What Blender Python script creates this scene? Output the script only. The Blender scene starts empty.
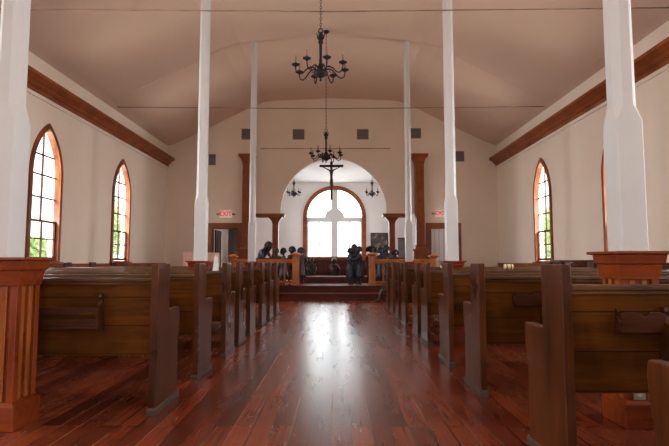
import bpy, bmesh, math, random
from mathutils import Vector, Matrix, noise
R = math.radians
random.seed(7)
S = bpy.context.scene
COL = S.collection

# ------------------------------------------------------------------ camera
cd = bpy.data.cameras.new('camera'); cam = bpy.data.objects.new('camera', cd); COL.objects.link(cam)
F = 495.0
cd.sensor_width = 36; cd.lens = F / 669 * 36; cd.clip_start = .05; cd.clip_end = 400
cam.location = (.15, 0, 1.0)
_p, _y = math.atan(38.5 / F), math.atan(2 / F)
cam.rotation_euler = Vector((-math.sin(_y) * math.cos(_p), math.cos(_y) * math.cos(_p), math.sin(_p))).to_track_quat('-Z', 'Y').to_euler()
S.camera = cam

# ------------------------------------------------------------------ world, exposure
w = bpy.data.worlds.new('overcast_sky'); S.world = w; w.use_nodes = True
bg = w.node_tree.nodes['Background']
bg.inputs[0].default_value = (.93, .97, 1.0, 1); bg.inputs[1].default_value = 2.6
S.view_settings.view_transform = 'Standard'; S.view_settings.look = 'None'
S.view_settings.gamma = 1; S.view_settings.use_curve_mapping = False
S.view_settings.exposure = 0.0
S.cycles.use_denoising = True
S.cycles.max_bounces = 10; S.cycles.diffuse_bounces = 6; S.cycles.glossy_bounces = 4
S.cycles.transparent_max_bounces = 12
S.cycles.sample_clamp_indirect = 6

# ------------------------------------------------------------------ daylight outside the openings, plus added ceiling uplights
def area(name, loc, target, sx, sy, power, color=(.93, .97, 1)):
    l = bpy.data.lights.new(name, 'AREA'); l.shape = 'RECTANGLE'; l.size = sx; l.size_y = sy; l.energy = power; l.color = color
    o = bpy.data.objects.new(name, l); COL.objects.link(o); o.location = loc
    o.rotation_euler = (Vector(target) - Vector(loc)).to_track_quat('-Z', 'Y').to_euler()
    return o
area('daylight_entrance', (0, -6.6, 1.9), (0, 3, 1.7), 2.4, 3.2, 60)
area('daylight_altar_window', (.06, 23.6, 2.9), (.06, 16, 1.6), 2.9, 3.4, 300)
for sx in (-1, 1):
    for y in (13.2, 9.75):
        area('daylight_window_high', (sx * 7.0, y, 4.0), (0, y, 1.0), 1.2, 2.4, 700)
    for y in (6.25, 2.8, -.65, -4.1):
        area('daylight_window', (sx * 6.05, y, 2.4), (0, y, 2.4), 1.1, 2.9, 240)
    for y in (13.2, 9.75, 6.25, 2.8, -.65, -4.1):
        area('added_ceiling_uplight', (sx * 7.3, y, .5), (0, y, 6.0), 1.5, 2.6, 330, (1, .93, .82))  # added warm lamps aimed up through the windows to brighten the ceiling
    area('daylight_chancel_window', (sx * 4.3, 19.4, 2.6), (0, 19.4, 2.3), 1.4, 2.2, 260)

# ------------------------------------------------------------------ materials
def newmat(name):
    m = bpy.data.materials.new(name); m.use_nodes = True
    nt = m.node_tree; return m, nt, nt.nodes['Principled BSDF']
def node(nt, t, **kw):
    n = nt.nodes.new(t)
    for k, v in kw.items(): setattr(n, k, v)
    return n
def rgb(*c): return (c[0], c[1], c[2], 1)
def srgb(r, g, b):
    f = lambda v: (v / 255 / 12.92) if v / 255 <= .04045 else ((v / 255 + .055) / 1.055) ** 2.4
    return (f(r), f(g), f(b), 1)
def ramp(nt, fac, stops):
    n = node(nt, 'ShaderNodeValToRGB'); e = n.color_ramp.elements
    while len(e) < len(stops): e.new(.5)
    for i, (p, c) in enumerate(stops): e[i].position = p; e[i].color = c
    nt.links.new(fac, n.inputs[0]); return n.outputs[0]
def plain(name, c, rough=.6, metal=0, mottle=.08, scale=3, bump=0, spec=.5):
    m, nt, b = newmat(name)
    tc = node(nt, 'ShaderNodeTexCoord'); nz = node(nt, 'ShaderNodeTexNoise'); nz.inputs['Scale'].default_value = scale; nz.inputs['Detail'].default_value = 4
    nt.links.new(tc.outputs['Object'], nz.inputs['Vector'])
    lo = tuple(max(0, v * (1 - mottle)) for v in c[:3]) + (1,); hi = tuple(min(1, v * (1 + mottle)) for v in c[:3]) + (1,)
    nt.links.new(ramp(nt, nz.outputs['Fac'], [(.3, lo), (.7, hi)]), b.inputs['Base Color'])
    b.inputs['Roughness'].default_value = rough; b.inputs['Metallic'].default_value = metal; b.inputs['Specular IOR Level'].default_value = spec
    if bump:
        bp = node(nt, 'ShaderNodeBump'); bp.inputs['Strength'].default_value = bump; bp.inputs['Distance'].default_value = .01
        n2 = node(nt, 'ShaderNodeTexNoise'); n2.inputs['Scale'].default_value = scale * 12
        nt.links.new(tc.outputs['Object'], n2.inputs['Vector']); nt.links.new(n2.outputs['Fac'], bp.inputs['Height']); nt.links.new(bp.outputs[0], b.inputs['Normal'])
    return m
def wood(name, dark, light, axis='z', rough=.35, scale=1.0, wear=None, board=0, board_axis='z', spec=.3):
    """varnished timber: grain streaks along axis, broad tone change, optional worn pale patches and board joints"""
    m, nt, b = newmat(name); L = nt.links.new
    tc = node(nt, 'ShaderNodeTexCoord'); oi = node(nt, 'ShaderNodeObjectInfo')
    off = node(nt, 'ShaderNodeVectorMath', operation='SCALE'); off.inputs[0].default_value = (7.3, 5.1, 3.7); L(oi.outputs['Random'], off.inputs['Scale'])
    add = node(nt, 'ShaderNodeVectorMath', operation='ADD'); L(tc.outputs['Object'], add.inputs[0]); L(off.outputs[0], add.inputs[1])
    mp = node(nt, 'ShaderNodeMapping'); s = [14 * scale] * 3; s['xyz'.index(axis)] = 1.1 * scale; mp.inputs['Scale'].default_value = s
    L(add.outputs[0], mp.inputs['Vector'])
    n1 = node(nt, 'ShaderNodeTexNoise'); n1.inputs['Scale'].default_value = 1.6; n1.inputs['Detail'].default_value = 7; n1.inputs['Roughness'].default_value = .65; n1.inputs['Distortion'].default_value = .4
    L(mp.outputs[0], n1.inputs['Vector'])
    n2 = node(nt, 'ShaderNodeTexNoise'); n2.inputs['Scale'].default_value = 2.2; n2.inputs['Detail'].default_value = 3
    L(add.outputs[0], n2.inputs['Vector'])
    mx = node(nt, 'ShaderNodeMath', operation='MULTIPLY_ADD'); mx.inputs[1].default_value = .55; mx.inputs[2].default_value = 0
    L(n2.outputs['Fac'], mx.inputs[0])
    sm = node(nt, 'ShaderNodeMath', operation='MULTIPLY_ADD'); sm.inputs[1].default_value = .55; L(n1.outputs['Fac'], sm.inputs[0]); L(mx.outputs[0], sm.inputs[2])
    col = ramp(nt, sm.outputs[0], [(.38, dark), (.7, light)])
    if wear:
        n3 = node(nt, 'ShaderNodeTexNoise'); n3.inputs['Scale'].default_value = 5; n3.inputs['Detail'].default_value = 8; n3.inputs['Roughness'].default_value = .75
        mp3 = node(nt, 'ShaderNodeMapping'); s3 = [2.2] * 3; s3['xyz'.index(axis)] = .6; mp3.inputs['Scale'].default_value = s3
        L(add.outputs[0], mp3.inputs['Vector']); L(mp3.outputs[0], n3.inputs['Vector'])
        f = ramp(nt, n3.outputs['Fac'], [(.56, rgb(0, 0, 0)), (.78, rgb(.6, .6, .6))])
        mix = node(nt, 'ShaderNodeMix', data_type='RGBA'); L(f, mix.inputs[0]); L(col, mix.inputs[6]); mix.inputs[7].default_value = wear; col = mix.outputs[2]
    if board:
        sp = node(nt, 'ShaderNodeSeparateXYZ'); L(tc.outputs['Object'], sp.inputs[0])
        dv = node(nt, 'ShaderNodeMath', operation='DIVIDE'); dv.inputs[1].default_value = board; L(sp.outputs['xyz'.index(board_axis)], dv.inputs[0])
        fr = node(nt, 'ShaderNodeMath', operation='FRACT'); L(dv.outputs[0], fr.inputs[0])
        lt = node(nt, 'ShaderNodeMath', operation='LESS_THAN'); lt.inputs[1].default_value = .012 / board * .5; L(fr.outputs[0], lt.inputs[0])
        mix = node(nt, 'ShaderNodeMix', data_type='RGBA'); L(lt.outputs[0], mix.inputs[0]); L(col, mix.inputs[6]); mix.inputs[7].default_value = tuple(v * .7 for v in dark[:3]) + (1,); col = mix.outputs[2]
    L(col, b.inputs['Base Color'])
    b.inputs['Specular IOR Level'].default_value = spec
    rr = node(nt, 'ShaderNodeMapRange'); rr.inputs[3].default_value = rough - .08; rr.inputs[4].default_value = rough + .12; L(n2.outputs['Fac'], rr.inputs[0]); L(rr.outputs[0], b.inputs['Roughness'])
    bp = node(nt, 'ShaderNodeBump'); bp.inputs['Strength'].default_value = .12; bp.inputs['Distance'].default_value = .004; L(n1.outputs['Fac'], bp.inputs['Height']); L(bp.outputs[0], b.inputs['Normal'])
    return m

def floor_mat():
    m, nt, b = newmat('red_plank_floor'); L = nt.links.new
    tc = node(nt, 'ShaderNodeTexCoord'); sp = node(nt, 'ShaderNodeSeparateXYZ'); L(tc.outputs['Object'], sp.inputs[0])
    cb = node(nt, 'ShaderNodeCombineXYZ'); L(sp.outputs[1], cb.inputs[0]); L(sp.outputs[0], cb.inputs[1])
    br = node(nt, 'ShaderNodeTexBrick'); L(cb.outputs[0], br.inputs['Vector'])
    br.offset = .37; br.offset_frequency = 3; br.inputs['Scale'].default_value = 1; br.inputs['Brick Width'].default_value = 3.1; br.inputs['Row Height'].default_value = .118
    br.inputs['Mortar Size'].default_value = .0046; br.inputs['Mortar Smooth'].default_value = .3; br.inputs['Bias'].default_value = 0
    br.inputs['Color1'].default_value = rgb(0, 0, 0); br.inputs['Color2'].default_value = rgb(1, 1, 1); br.inputs['Mortar'].default_value = rgb(.5, .5, .5)
    base = ramp(nt, br.outputs['Color'], [(0, srgb(84, 36, 22)), (.3, srgb(134, 62, 36)), (.55, srgb(100, 46, 30)), (.8, srgb(146, 70, 42)), (1, srgb(112, 52, 36))])
    def streak(sx, sy, detail, rough, stops):
        mp = node(nt, 'ShaderNodeMapping'); mp.inputs['Scale'].default_value = (sx, sy, 1); L(tc.outputs['Object'], mp.inputs['Vector'])
        n = node(nt, 'ShaderNodeTexNoise'); n.inputs['Scale'].default_value = 1; n.inputs['Detail'].default_value = detail; n.inputs['Roughness'].default_value = rough; L(mp.outputs[0], n.inputs['Vector'])
        return n, ramp(nt, n.outputs['Fac'], stops)
    def mixc(fac, a, c, blend='MIX'):
        x = node(nt, 'ShaderNodeMix', data_type='RGBA', blend_type=blend)
        if isinstance(fac, float): x.inputs[0].default_value = fac
        else: L(fac, x.inputs[0])
        L(a, x.inputs[6])
        if isinstance(c, tuple): x.inputs[7].default_value = c
        else: L(c, x.inputs[7])
        return x.outputs[2]
    n1, g = streak(48, 1.6, 6, .7, [(.3, rgb(.66, .62, .6)), (.7, rgb(1.15, 1.12, 1.1))])
    col = mixc(.9, base, g, 'MULTIPLY')
    n2, wf = streak(7, .9, 7, .7, [(.48, rgb(0, 0, 0)), (.8, rgb(.6, .6, .6))])
    col = mixc(wf, col, srgb(58, 32, 25))
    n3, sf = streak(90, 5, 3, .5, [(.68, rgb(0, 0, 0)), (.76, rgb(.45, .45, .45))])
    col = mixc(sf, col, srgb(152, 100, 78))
    n4, jc = streak(9, .7, 2, .5, [(.46, srgb(26, 10, 8)), (.6, srgb(146, 96, 74))])
    col = mixc(br.outputs['Fac'], col, jc)
    L(col, b.inputs['Base Color'])
    rr = node(nt, 'ShaderNodeMapRange'); rr.inputs[1].default_value = .3; rr.inputs[2].default_value = .7; rr.inputs[3].default_value = .25; rr.inputs[4].default_value = .285; L(n2.outputs['Fac'], rr.inputs[0]); L(rr.outputs[0], b.inputs['Roughness'])
    b.inputs['Specular IOR Level'].default_value = .5
    sub = node(nt, 'ShaderNodeMath', operation='MULTIPLY_ADD'); sub.inputs[1].default_value = -1.0; sub.inputs[2].default_value = 1; L(br.outputs['Fac'], sub.inputs[0])
    n5 = node(nt, 'ShaderNodeMath', operation='MULTIPLY_ADD'); n5.inputs[1].default_value = .12; L(n1.outputs['Fac'], n5.inputs[0]); L(sub.outputs[0], n5.inputs[2])
    bp = node(nt, 'ShaderNodeBump'); bp.inputs['Strength'].default_value = .2; bp.inputs['Distance'].default_value = .0015; L(n5.outputs[0], bp.inputs['Height']); L(bp.outputs[0], b.inputs['Normal'])
    return m
def glass_mat(name, frosted=False):
    m = bpy.data.materials.new(name); m.use_nodes = True; nt = m.node_tree; nt.nodes.clear(); L = nt.links.new
    out = node(nt, 'ShaderNodeOutputMaterial'); tr = node(nt, 'ShaderNodeBsdfTransparent')
    tr.inputs[0].default_value = rgb(.97, .98, .98)
    if frosted:
        tl = node(nt, 'ShaderNodeBsdfTranslucent'); tl.inputs[0].default_value = rgb(.92, .94, .95)
        tc = node(nt, 'ShaderNodeTexCoord'); nz = node(nt, 'ShaderNodeTexNoise'); nz.inputs['Scale'].default_value = 1.5; L(tc.outputs['Object'], nz.inputs['Vector'])
        mr = node(nt, 'ShaderNodeMapRange'); mr.inputs[3].default_value = .35; mr.inputs[4].default_value = .6; L(nz.outputs['Fac'], mr.inputs[0])
        mx = node(nt, 'ShaderNodeMixShader'); L(mr.outputs[0], mx.inputs[0]); L(tr.outputs[0], mx.inputs[1]); L(tl.outputs[0], mx.inputs[2])
    else:
        gl = node(nt, 'ShaderNodeBsdfGlossy'); gl.inputs['Roughness'].default_value = .02
        tc = node(nt, 'ShaderNodeTexCoord'); nz = node(nt, 'ShaderNodeTexNoise'); nz.inputs['Scale'].default_value = 2; L(tc.outputs['Object'], nz.inputs['Vector'])
        mr = node(nt, 'ShaderNodeMapRange'); mr.inputs[3].default_value = .03; mr.inputs[4].default_value = .07; L(nz.outputs['Fac'], mr.inputs[0])
        mx = node(nt, 'ShaderNodeMixShader'); L(mr.outputs[0], mx.inputs[0]); L(tr.outputs[0], mx.inputs[1]); L(gl.outputs[0], mx.inputs[2])
    L(mx.outputs[0], out.inputs[0]); return m

M = {}
M['floor'] = floor_mat()
M['wall'] = plain('plaster_wall', srgb(233, 217, 201), .8, mottle=.03, scale=1.2, bump=.1)
M['ceil'] = plain('painted_ceiling', srgb(216, 186, 168), .8, mottle=.03, scale=.8)
M['cool'] = plain('pale_chancel_plaster', srgb(226, 220, 217), .8, mottle=.03, scale=1.2)
M['white'] = plain('white_paint', srgb(206, 204, 203), .45, mottle=.03, scale=2, bump=.05)
M['whitewash'] = plain('white_boards', srgb(218, 214, 212), .6, mottle=.04, scale=2)
M['end'] = wood('pew_end_wood', srgb(38, 17, 5), srgb(90, 44, 14), 'z', .28, spec=.3, wear=srgb(112, 70, 36))
M['back'] = wood('pew_back_wood', srgb(48, 24, 5), srgb(106, 60, 14), 'x', .36, spec=.15, board=.19, board_axis='z')
M['cap'] = wood('pew_cap_wood', srgb(50, 30, 16), srgb(102, 68, 40), 'x', .22)
M['rack'] = wood('pew_rack_wood', srgb(40, 19, 8), srgb(84, 44, 20), 'x', .3)
M['shoe'] = plain('worn_grey_trim', srgb(72, 57, 45), .4, mottle=.35, scale=14)
M['ped'] = wood('pedestal_wood', srgb(88, 33, 11), srgb(146, 66, 25), 'z', .28)
M['pedx'] = wood('pedestal_cap_wood', srgb(94, 36, 12), srgb(148, 66, 25), 'x', .28)
M['pedl'] = wood('pedestal_pale_wood', srgb(124, 62, 24), srgb(176, 102, 46), 'z', .28)
M['trim'] = wood('red_trim_wood', srgb(96, 42, 16), srgb(160, 84, 40), 'y', .35)
M['trimz'] = wood('red_trim_upright_wood', srgb(96, 42, 16), srgb(158, 84, 40), 'z', .35)
M['trimx'] = wood('red_trim_across_wood', srgb(96, 42, 16), srgb(158, 84, 40), 'x', .35)
M['rail'] = wood('rail_wood', srgb(142, 74, 32), srgb(198, 122, 62), 'x', .35)
M['railz'] = wood('rail_post_wood', srgb(142, 74, 32), srgb(198, 122, 62), 'z', .35)
M['wains'] = wood('dark_wainscot', srgb(76, 30, 18), srgb(116, 50, 30), 'z', .4, board=.12, board_axis='x')
M['wainsy'] = wood('dark_wainscot_side', srgb(76, 30, 18), srgb(116, 50, 30), 'z', .4, board=.12, board_axis='y')
M['step'] = wood('step_wood', srgb(72, 28, 16), srgb(104, 44, 28), 'x', .55)
M['iron'] = plain('black_iron', srgb(18, 16, 15), .6, metal=.1, mottle=.2, scale=20)
M['candle'] = plain('old_candle_sleeve', srgb(150, 124, 98), .6)
M['bronze'] = plain('dark_bronze', srgb(62, 58, 58), .42, metal=.3, mottle=.3, scale=9)
M['clay'] = plain('brown_bronze', srgb(84, 64, 50), .45, metal=.25, mottle=.3, scale=9)
M['blueclay'] = plain('blue_black_bronze', srgb(54, 56, 68), .45, metal=.3, mottle=.3, scale=9)
M['greenclay'] = plain('grey_green_bronze', srgb(62, 57, 46), .5, metal=.2, mottle=.4, scale=12)
M['hair'] = plain('statue_hair', srgb(26, 22, 20), .7, mottle=.3, scale=30, bump=.6)
M['capcloth'] = plain('pale_cap', srgb(200, 200, 196), .6)
M['vent'] = plain('vent_grey', srgb(128, 122, 118), .5)
M['ventdark'] = plain('vent_dark', srgb(62, 58, 56), .7)
M['rod'] = plain('painted_rod', srgb(150, 120, 98), .6, mottle=.35, scale=4)
M['signwhite'] = plain('sign_white', srgb(226, 220, 212), .5)
def glow(name, c, e):
    m, nt, b = newmat(name); tc = node(nt, 'ShaderNodeTexCoord'); nz = node(nt, 'ShaderNodeTexNoise'); nz.inputs['Scale'].default_value = 6; nt.links.new(tc.outputs['Object'], nz.inputs['Vector'])
    o_ = ramp(nt, nz.outputs['Fac'], [(.3, tuple(v * .92 for v in c[:3]) + (1,)), (.7, c)]); nt.links.new(o_, b.inputs['Base Color']); nt.links.new(o_, b.inputs['Emission Color']); b.inputs['Emission Strength'].default_value = e; return m
M['signbox'] = glow('lit_sign_face', srgb(232, 216, 206), .3)
M['signred'] = glow('lit_sign_letters', srgb(214, 50, 34), .55)
M['lamp'] = plain('emergency_lamp_grey', srgb(150, 146, 140), .4)
M['paper'] = plain('white_paper', srgb(240, 240, 240), .7)
M['cream'] = plain('cream_cloth', srgb(226, 208, 172), .8)
M['stripe'] = plain('brown_cloth', srgb(120, 82, 54), .8)
M['pink'] = plain('pink_cloth', srgb(226, 190, 174), .85, bump=.2)
M['redcloth'] = plain('red_cloth', srgb(190, 40, 44), .8)
M['bluecloth'] = plain('blue_cloth', srgb(120, 150, 190), .8)
M['plate'] = plain('outlet_steel', srgb(176, 176, 160), .4)
M['dark'] = plain('dark_gap', srgb(24, 20, 18), .8)
M['paint1'] = None
M['grass'] = plain('lawn', srgb(96, 124, 60), .9, mottle=.25, scale=1.5)
M['leaf'] = plain('leaves', srgb(226, 240, 190), .8, mottle=.12, scale=5)
M['bark'] = plain('bark', srgb(84, 68, 54), .9)
M['glass'] = glass_mat('clear_glass'); M['frost'] = glass_mat('frosted_glass', True)
M['door'] = wood('dark_door_wood', srgb(60, 26, 14), srgb(96, 44, 24), 'z', .4)

# ------------------------------------------------------------------ geometry helpers
class MB:
    def __init__(s): s.bm = bmesh.new(); s.mi = 0
    def _tag(s, faces):
        for f in faces: f.material_index = s.mi
    def box(s, x0, x1, y0, y1, z0, z1):
        v = [s.bm.verts.new((x, y, z)) for z in (z0, z1) for y in (y0, y1) for x in (x0, x1)]
        s._tag([s.bm.faces.new([v[i] for i in q]) for q in ((0, 2, 3, 1), (4, 5, 7, 6), (0, 1, 5, 4), (2, 6, 7, 3), (0, 4, 6, 2), (1, 3, 7, 5))]); return s
    def frustum(s, cx, cy, z0, a0, b0, z1, a1, b1):
        v = [s.bm.verts.new((cx + sx * a, cy + sy * b, z)) for z, a, b in ((z0, a0, b0), (z1, a1, b1)) for sx, sy in ((-1, -1), (1, -1), (1, 1), (-1, 1))]
        q = [(3, 2, 1, 0), (4, 5, 6, 7)] + [(i, (i + 1) % 4, 4 + (i + 1) % 4, 4 + i) for i in range(4)]
        s._tag([s.bm.faces.new([v[i] for i in k]) for k in q]); return s
    def prism(s, pts, a, b, f):
        """closed outline pts (u, v) extruded from a to b; f(u, v, t) -> xyz"""
        A = [s.bm.verts.new(f(u, v, a)) for u, v in pts]; B = [s.bm.verts.new(f(u, v, b)) for u, v in pts]
        n = len(pts); fs = [s.bm.faces.new(A), s.bm.faces.new(B[::-1])] + [s.bm.faces.new((A[i], B[i], B[(i + 1) % n], A[(i + 1) % n])) for i in range(n)]
        s._tag(fs); return s
    def tube(s, pts, r, seg=8, close=False):
        P = [Vector(p) for p in pts]; n = len(P); rs = r if isinstance(r, (list, tuple)) else [r] * n; rings = []; up = None
        for i, p in enumerate(P):
            if close: t = (P[(i + 1) % n] - P[i - 1])
            else: t = (P[min(i + 1, n - 1)] - P[max(i - 1, 0)])
            t.normalize()
            if up is None:
                up = Vector((0, 0, 1)) if abs(t.z) < .9 else Vector((1, 0, 0))
            a = t.cross(up).normalized(); up = a.cross(t).normalized()
            rings.append([s.bm.verts.new(p + (a * math.cos(2 * math.pi * k / seg) + up * math.sin(2 * math.pi * k / seg)) * rs[i]) for k in range(seg)])
        fs = []
        for i in range(n if close else n - 1):
            A, B = rings[i], rings[(i + 1) % n]
            fs += [s.bm.faces.new((A[k], A[(k + 1) % seg], B[(k + 1) % seg], B[k])) for k in range(seg)]
        if not close: fs += [s.bm.faces.new(rings[0][::-1]), s.bm.faces.new(rings[-1])]
        s._tag(fs); return s
    def lathe(s, prof, cx=0, cy=0, cz=0, seg=16, sx=1, sy=1):
        rings = [[s.bm.verts.new((cx + sx * r * math.cos(2 * math.pi * k / seg), cy + sy * r * math.sin(2 * math.pi * k / seg), cz + z)) for k in range(seg)] for r, z in prof]
        fs = []
        for A, B in zip(rings, rings[1:]): fs += [s.bm.faces.new((A[k], A[(k + 1) % seg], B[(k + 1) % seg], B[k])) for k in range(seg)]
        fs += [s.bm.faces.new(rings[0][::-1]), s.bm.faces.new(rings[-1])]
        s._tag(fs); return s
    def ball(s, c, r, sub=2, scale=(1, 1, 1)):
        g = bmesh.ops.create_icosphere(s.bm, subdivisions=sub, radius=r)
        for v in g['verts']: v.co = Vector((v.co.x * scale[0], v.co.y * scale[1], v.co.z * scale[2])) + Vector(c)
        s._tag({f for v in g['verts'] for f in v.link_faces}); return s
    def build(s, name, mat, parent=None, bevel=0, smooth=False):
        bmesh.ops.recalc_face_normals(s.bm, faces=s.bm.faces)
        me = bpy.data.meshes.new(name); s.bm.to_mesh(me); s.bm.free()
        for m in (mat if isinstance(mat, (list, tuple)) else [mat]): me.materials.append(m)
        if smooth:
            for p in me.polygons: p.use_smooth = True
        o = bpy.data.objects.new(name, me); COL.objects.link(o)
        if parent: o.parent = parent
        if bevel:
            b = o.modifiers.new('bevel', 'BEVEL'); b.width = bevel; b.segments = 2; b.limit_method = 'ANGLE'
        return o
def tag(o, label=None, cat=None, group=None, kind=None):
    if label: o['label'] = label
    if cat: o['category'] = cat
    if group: o['group'] = group
    if kind: o['kind'] = kind
    return o
def empty(name, loc=(0, 0, 0), rz=0):
    o = bpy.data.objects.new(name, None); COL.objects.link(o); o.location = loc; o.rotation_euler = (0, 0, rz); o.empty_display_size = .1; return o
def copy_tree(o, parent=None):
    c = o.copy(); COL.objects.link(c)
    if parent: c.parent = parent
    for ch in list(o.children): copy_tree(ch, c)
    return c
def struct(o, label, cat): return tag(o, label, cat, kind='structure')
def sheet(name, outer, holes, thick, f, mat, parent=None):
    """flat board with holes: outlines (u, v), thickness along w, placed by the matrix f"""
    cu = bpy.data.curves.new(name, 'CURVE'); cu.dimensions = '2D'; cu.fill_mode = 'BOTH'; cu.extrude = thick / 2
    for pts in [outer] + holes:
        sp = cu.splines.new('POLY'); sp.points.add(len(pts) - 1); sp.use_cyclic_u = True
        for q, (u, v) in zip(sp.points, pts): q.co = (u, v, 0, 1)
    t = bpy.data.objects.new(name, cu); COL.objects.link(t)
    dg = bpy.context.evaluated_depsgraph_get(); me = bpy.data.meshes.new_from_object(t.evaluated_get(dg))
    bpy.data.objects.remove(t); bpy.data.curves.remove(cu)
    me.transform(f); me.materials.clear(); me.materials.append(mat); me.name = name
    o = bpy.data.objects.new(name, me); COL.objects.link(o)
    if parent: o.parent = parent
    return o
def plane_x(x):  # u -> Y, v -> Z
    return Matrix(((0, 0, 1, x), (1, 0, 0, 0), (0, 1, 0, 0), (0, 0, 0, 1)))
def plane_y(y):  # u -> X, v -> Z
    return Matrix(((1, 0, 0, 0), (0, 0, -1, y), (0, 1, 0, 0), (0, 0, 0, 1)))

# ------------------------------------------------------------------ room shell
XL, XR, YF, YB = -5.64, 5.62, 16.7, -6.0
CX = .05
CY = 22.5                      # back wall of the chancel
CXL, CXR, CZ = -3.55, 3.65, 4.6
o = MB().box(XL - .3, XR + .3, YB - .3, YF + .2, -.12, 0).build('floor', M['floor']); struct(o, 'worn red-brown plank floor of the church', 'floor')

prof = [(5.75, 4.92), (5.4, 5.03), (5.05, 5.19), (4.6, 5.4), (2.7, 6.36), (2.3, 6.5), (1.9, 6.54), (0, 6.62)]
low = [(-x, z) for x, z in prof] + [(x, z) for x, z in prof[::-1][1:]]
pl = [(x + CX * 0, z) for x, z in low]
o = MB().prism(pl + [(x, z + .18) for x, z in pl[::-1]], YB - .25, YF + .25, lambda u, v, t: (u, t, v)).build('ceiling', M['ceil'])
struct(o, 'tray ceiling with sloped sides painted dusty pink', 'ceiling')

def gothic(c, a, z0, zs, h, n=10):
    """pointed outline: centre c, half width a, sill z0, spring zs, rise h"""
    Rr = (h * h + a * a) / (2 * a); p = [(c - a, z0), (c + a, z0), (c + a, zs)]
    tmax = math.asin(h / Rr)
    p += [(c + a - Rr + Rr * math.cos(tmax * i / n), zs + Rr * math.sin(tmax * i / n)) for i in range(1, n + 1)]
    p += [(c - a + Rr - Rr * math.cos(tmax * i / n), zs + Rr * math.sin(tmax * i / n)) for i in range(n - 1, -1, -1)]
    return p
WA, WZ0, WZS, WH = .50, .99, 2.74, .95     # opening of the side windows
wy = {-1: [13.2, 9.74, 6.3, 2.85, -.6, -4.05], 1: [13.06, 9.52, 6.15, 2.7, -.75, -4.2]}
for s, x, nm in ((-1, XL, 'wall_left'), (1, XR, 'wall_right')):
    o = sheet(nm, [(YB - .2, 0), (YF + .2, 0), (YF + .2, 5.02), (YB - .2, 5.02)], [gothic(c, WA, WZ0, WZS, WH) for c in wy[s]], .2, plane_x(x + s * .1), M['wall'])
    struct(o, 'plaster side wall with pointed windows, ' + ('left of the pews' if s < 0 else 'right of the pews'), 'wall')

def arc(cx, cz, r, a0, a1, n): return [(cx + r * math.cos(R(a0 + (a1 - a0) * i / n)), cz + r * math.sin(R(a0 + (a1 - a0) * i / n))) for i in range(n + 1)]
# front wall with the chancel arch, its two side bays and two exit openings
SB, AR, SP = 2.78, 1.79, 2.72
outline = [(XL - .2, 0), (XL - .2, 4.8)] + [(x, z + .08) for x, z in low[1:-1]] + [(XR + .2, 4.8), (XR + .2, 0)]
outline = [(XL - .2, 0), (-4.06, 0), (-4.06, 2.13), (-3.17, 2.13), (-3.17, 0), (CX - SB, 0), (CX - SB, 2.62), (CX - AR, 2.62), (CX - AR, SP)] + arc(CX, SP, AR, 180, 0, 32)[1:] \
    + [(CX + AR, 2.62), (CX + SB, 2.62), (CX + SB, 0), (3.32, 0), (3.32, 2.13), (4.2, 2.13), (4.2, 0), (XR + .2, 0), (XR + .2, 5.0)] + [(x, z + .08) for x, z in low[1:-1]][::-1] + [(XL - .2, 5.0)]
o = sheet('wall_front', outline, [], .2, plane_y(YF + .1), M['wall']); struct(o, 'front wall with a round chancel arch', 'wall')
# rear wall with open double doorway
outline = [(XL - .2, 0), (-1.3, 0), (-1.3, 3.4), (1.3, 3.4), (1.3, 0), (XR + .2, 0), (XR + .2, 5.0)] + [(x, z + .08) for x, z in low[1:-1]][::-1] + [(XL - .2, 5.0)]
o = sheet('wall_back', outline, [], .2, plane_y(YB - .1), M['wall']); struct(o, 'rear wall with an open doorway', 'wall')

# side windows
def gothic_window(k, s, c):
    x = XL if s < 0 else XR
    root = empty('window_%d' % k, (x, c, 0)); struct(root, 'pointed-arch window with divided panes in a red wood frame', 'window')
    # inner casing on the wall face and a lining through the wall
    sheet('window_frame', gothic(0, WA + .055, WZ0 - .02, WZS, WH + .075), [gothic(0, WA - .03, WZ0 + .03, WZS, WH - .035)], .06, plane_x(-s * .01), M['trimz'], root)
    sheet('window_lining', gothic(0, WA - .005, WZ0 + .002, WZS, WH - .006), [gothic(0, WA - .032, WZ0 + .03, WZS, WH - .037)], .085, plane_x(s * .05), M['trimz'], root)
    # sashes: the lower one slides inside the upper one
    zm = 1.80
    m = MB()
    def bars(m, xx, z0, z1, n, a):
        m.box(xx - .014, xx + .014, -.015, .015, z0, z1)
        for i in range(1, n):
            z = z0 + (z1 - z0) * i / n; m.box(xx - .012, xx + .012, -a, a, z - .014, z + .014)
    xu, xl = s * .075, s * .045
    a = WA - .03
    bars(m, xu, zm, 3.62, 1, a)
    for z in (zm, 2.27, 2.72, 3.12):
        aa = a if z <= WZS else a * .80
        m.box(xu - .012, xu + .012, -aa, aa, z - .015, z + .015)
    m.build('muntins', M['door'], root)
    m = MB()
    m.box(xl - .018, xl + .018, -a, a, zm - .025, zm + .02).box(xl - .018, xl + .018, -a, a, WZ0 + .04, WZ0 + .10)
    for e in (-1, 1): m.box(xl - .018, xl + .018, e * a - .035, e * a + .035, WZ0 + .04, zm + .02)
    bars(m, xl, WZ0 + .1, zm, 2, a)
    m.build('lower_sash', M['door'], root)
    sheet('pane', gothic(0, a, WZ0 + .04, WZS, WH - .06), [], .006, plane_x(s * .082), M['glass'], root)
    m = MB(); m.box(min(-s * .1, 0), max(-s * .1, 0), -WA - .08, WA + .08, WZ0 - .03, WZ0 + .0).build('window_sill', M['trim'], root)
k = 1
for s in (-1, 1):
    for c in wy[s]: gothic_window(k, s, c); k += 1

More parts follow.
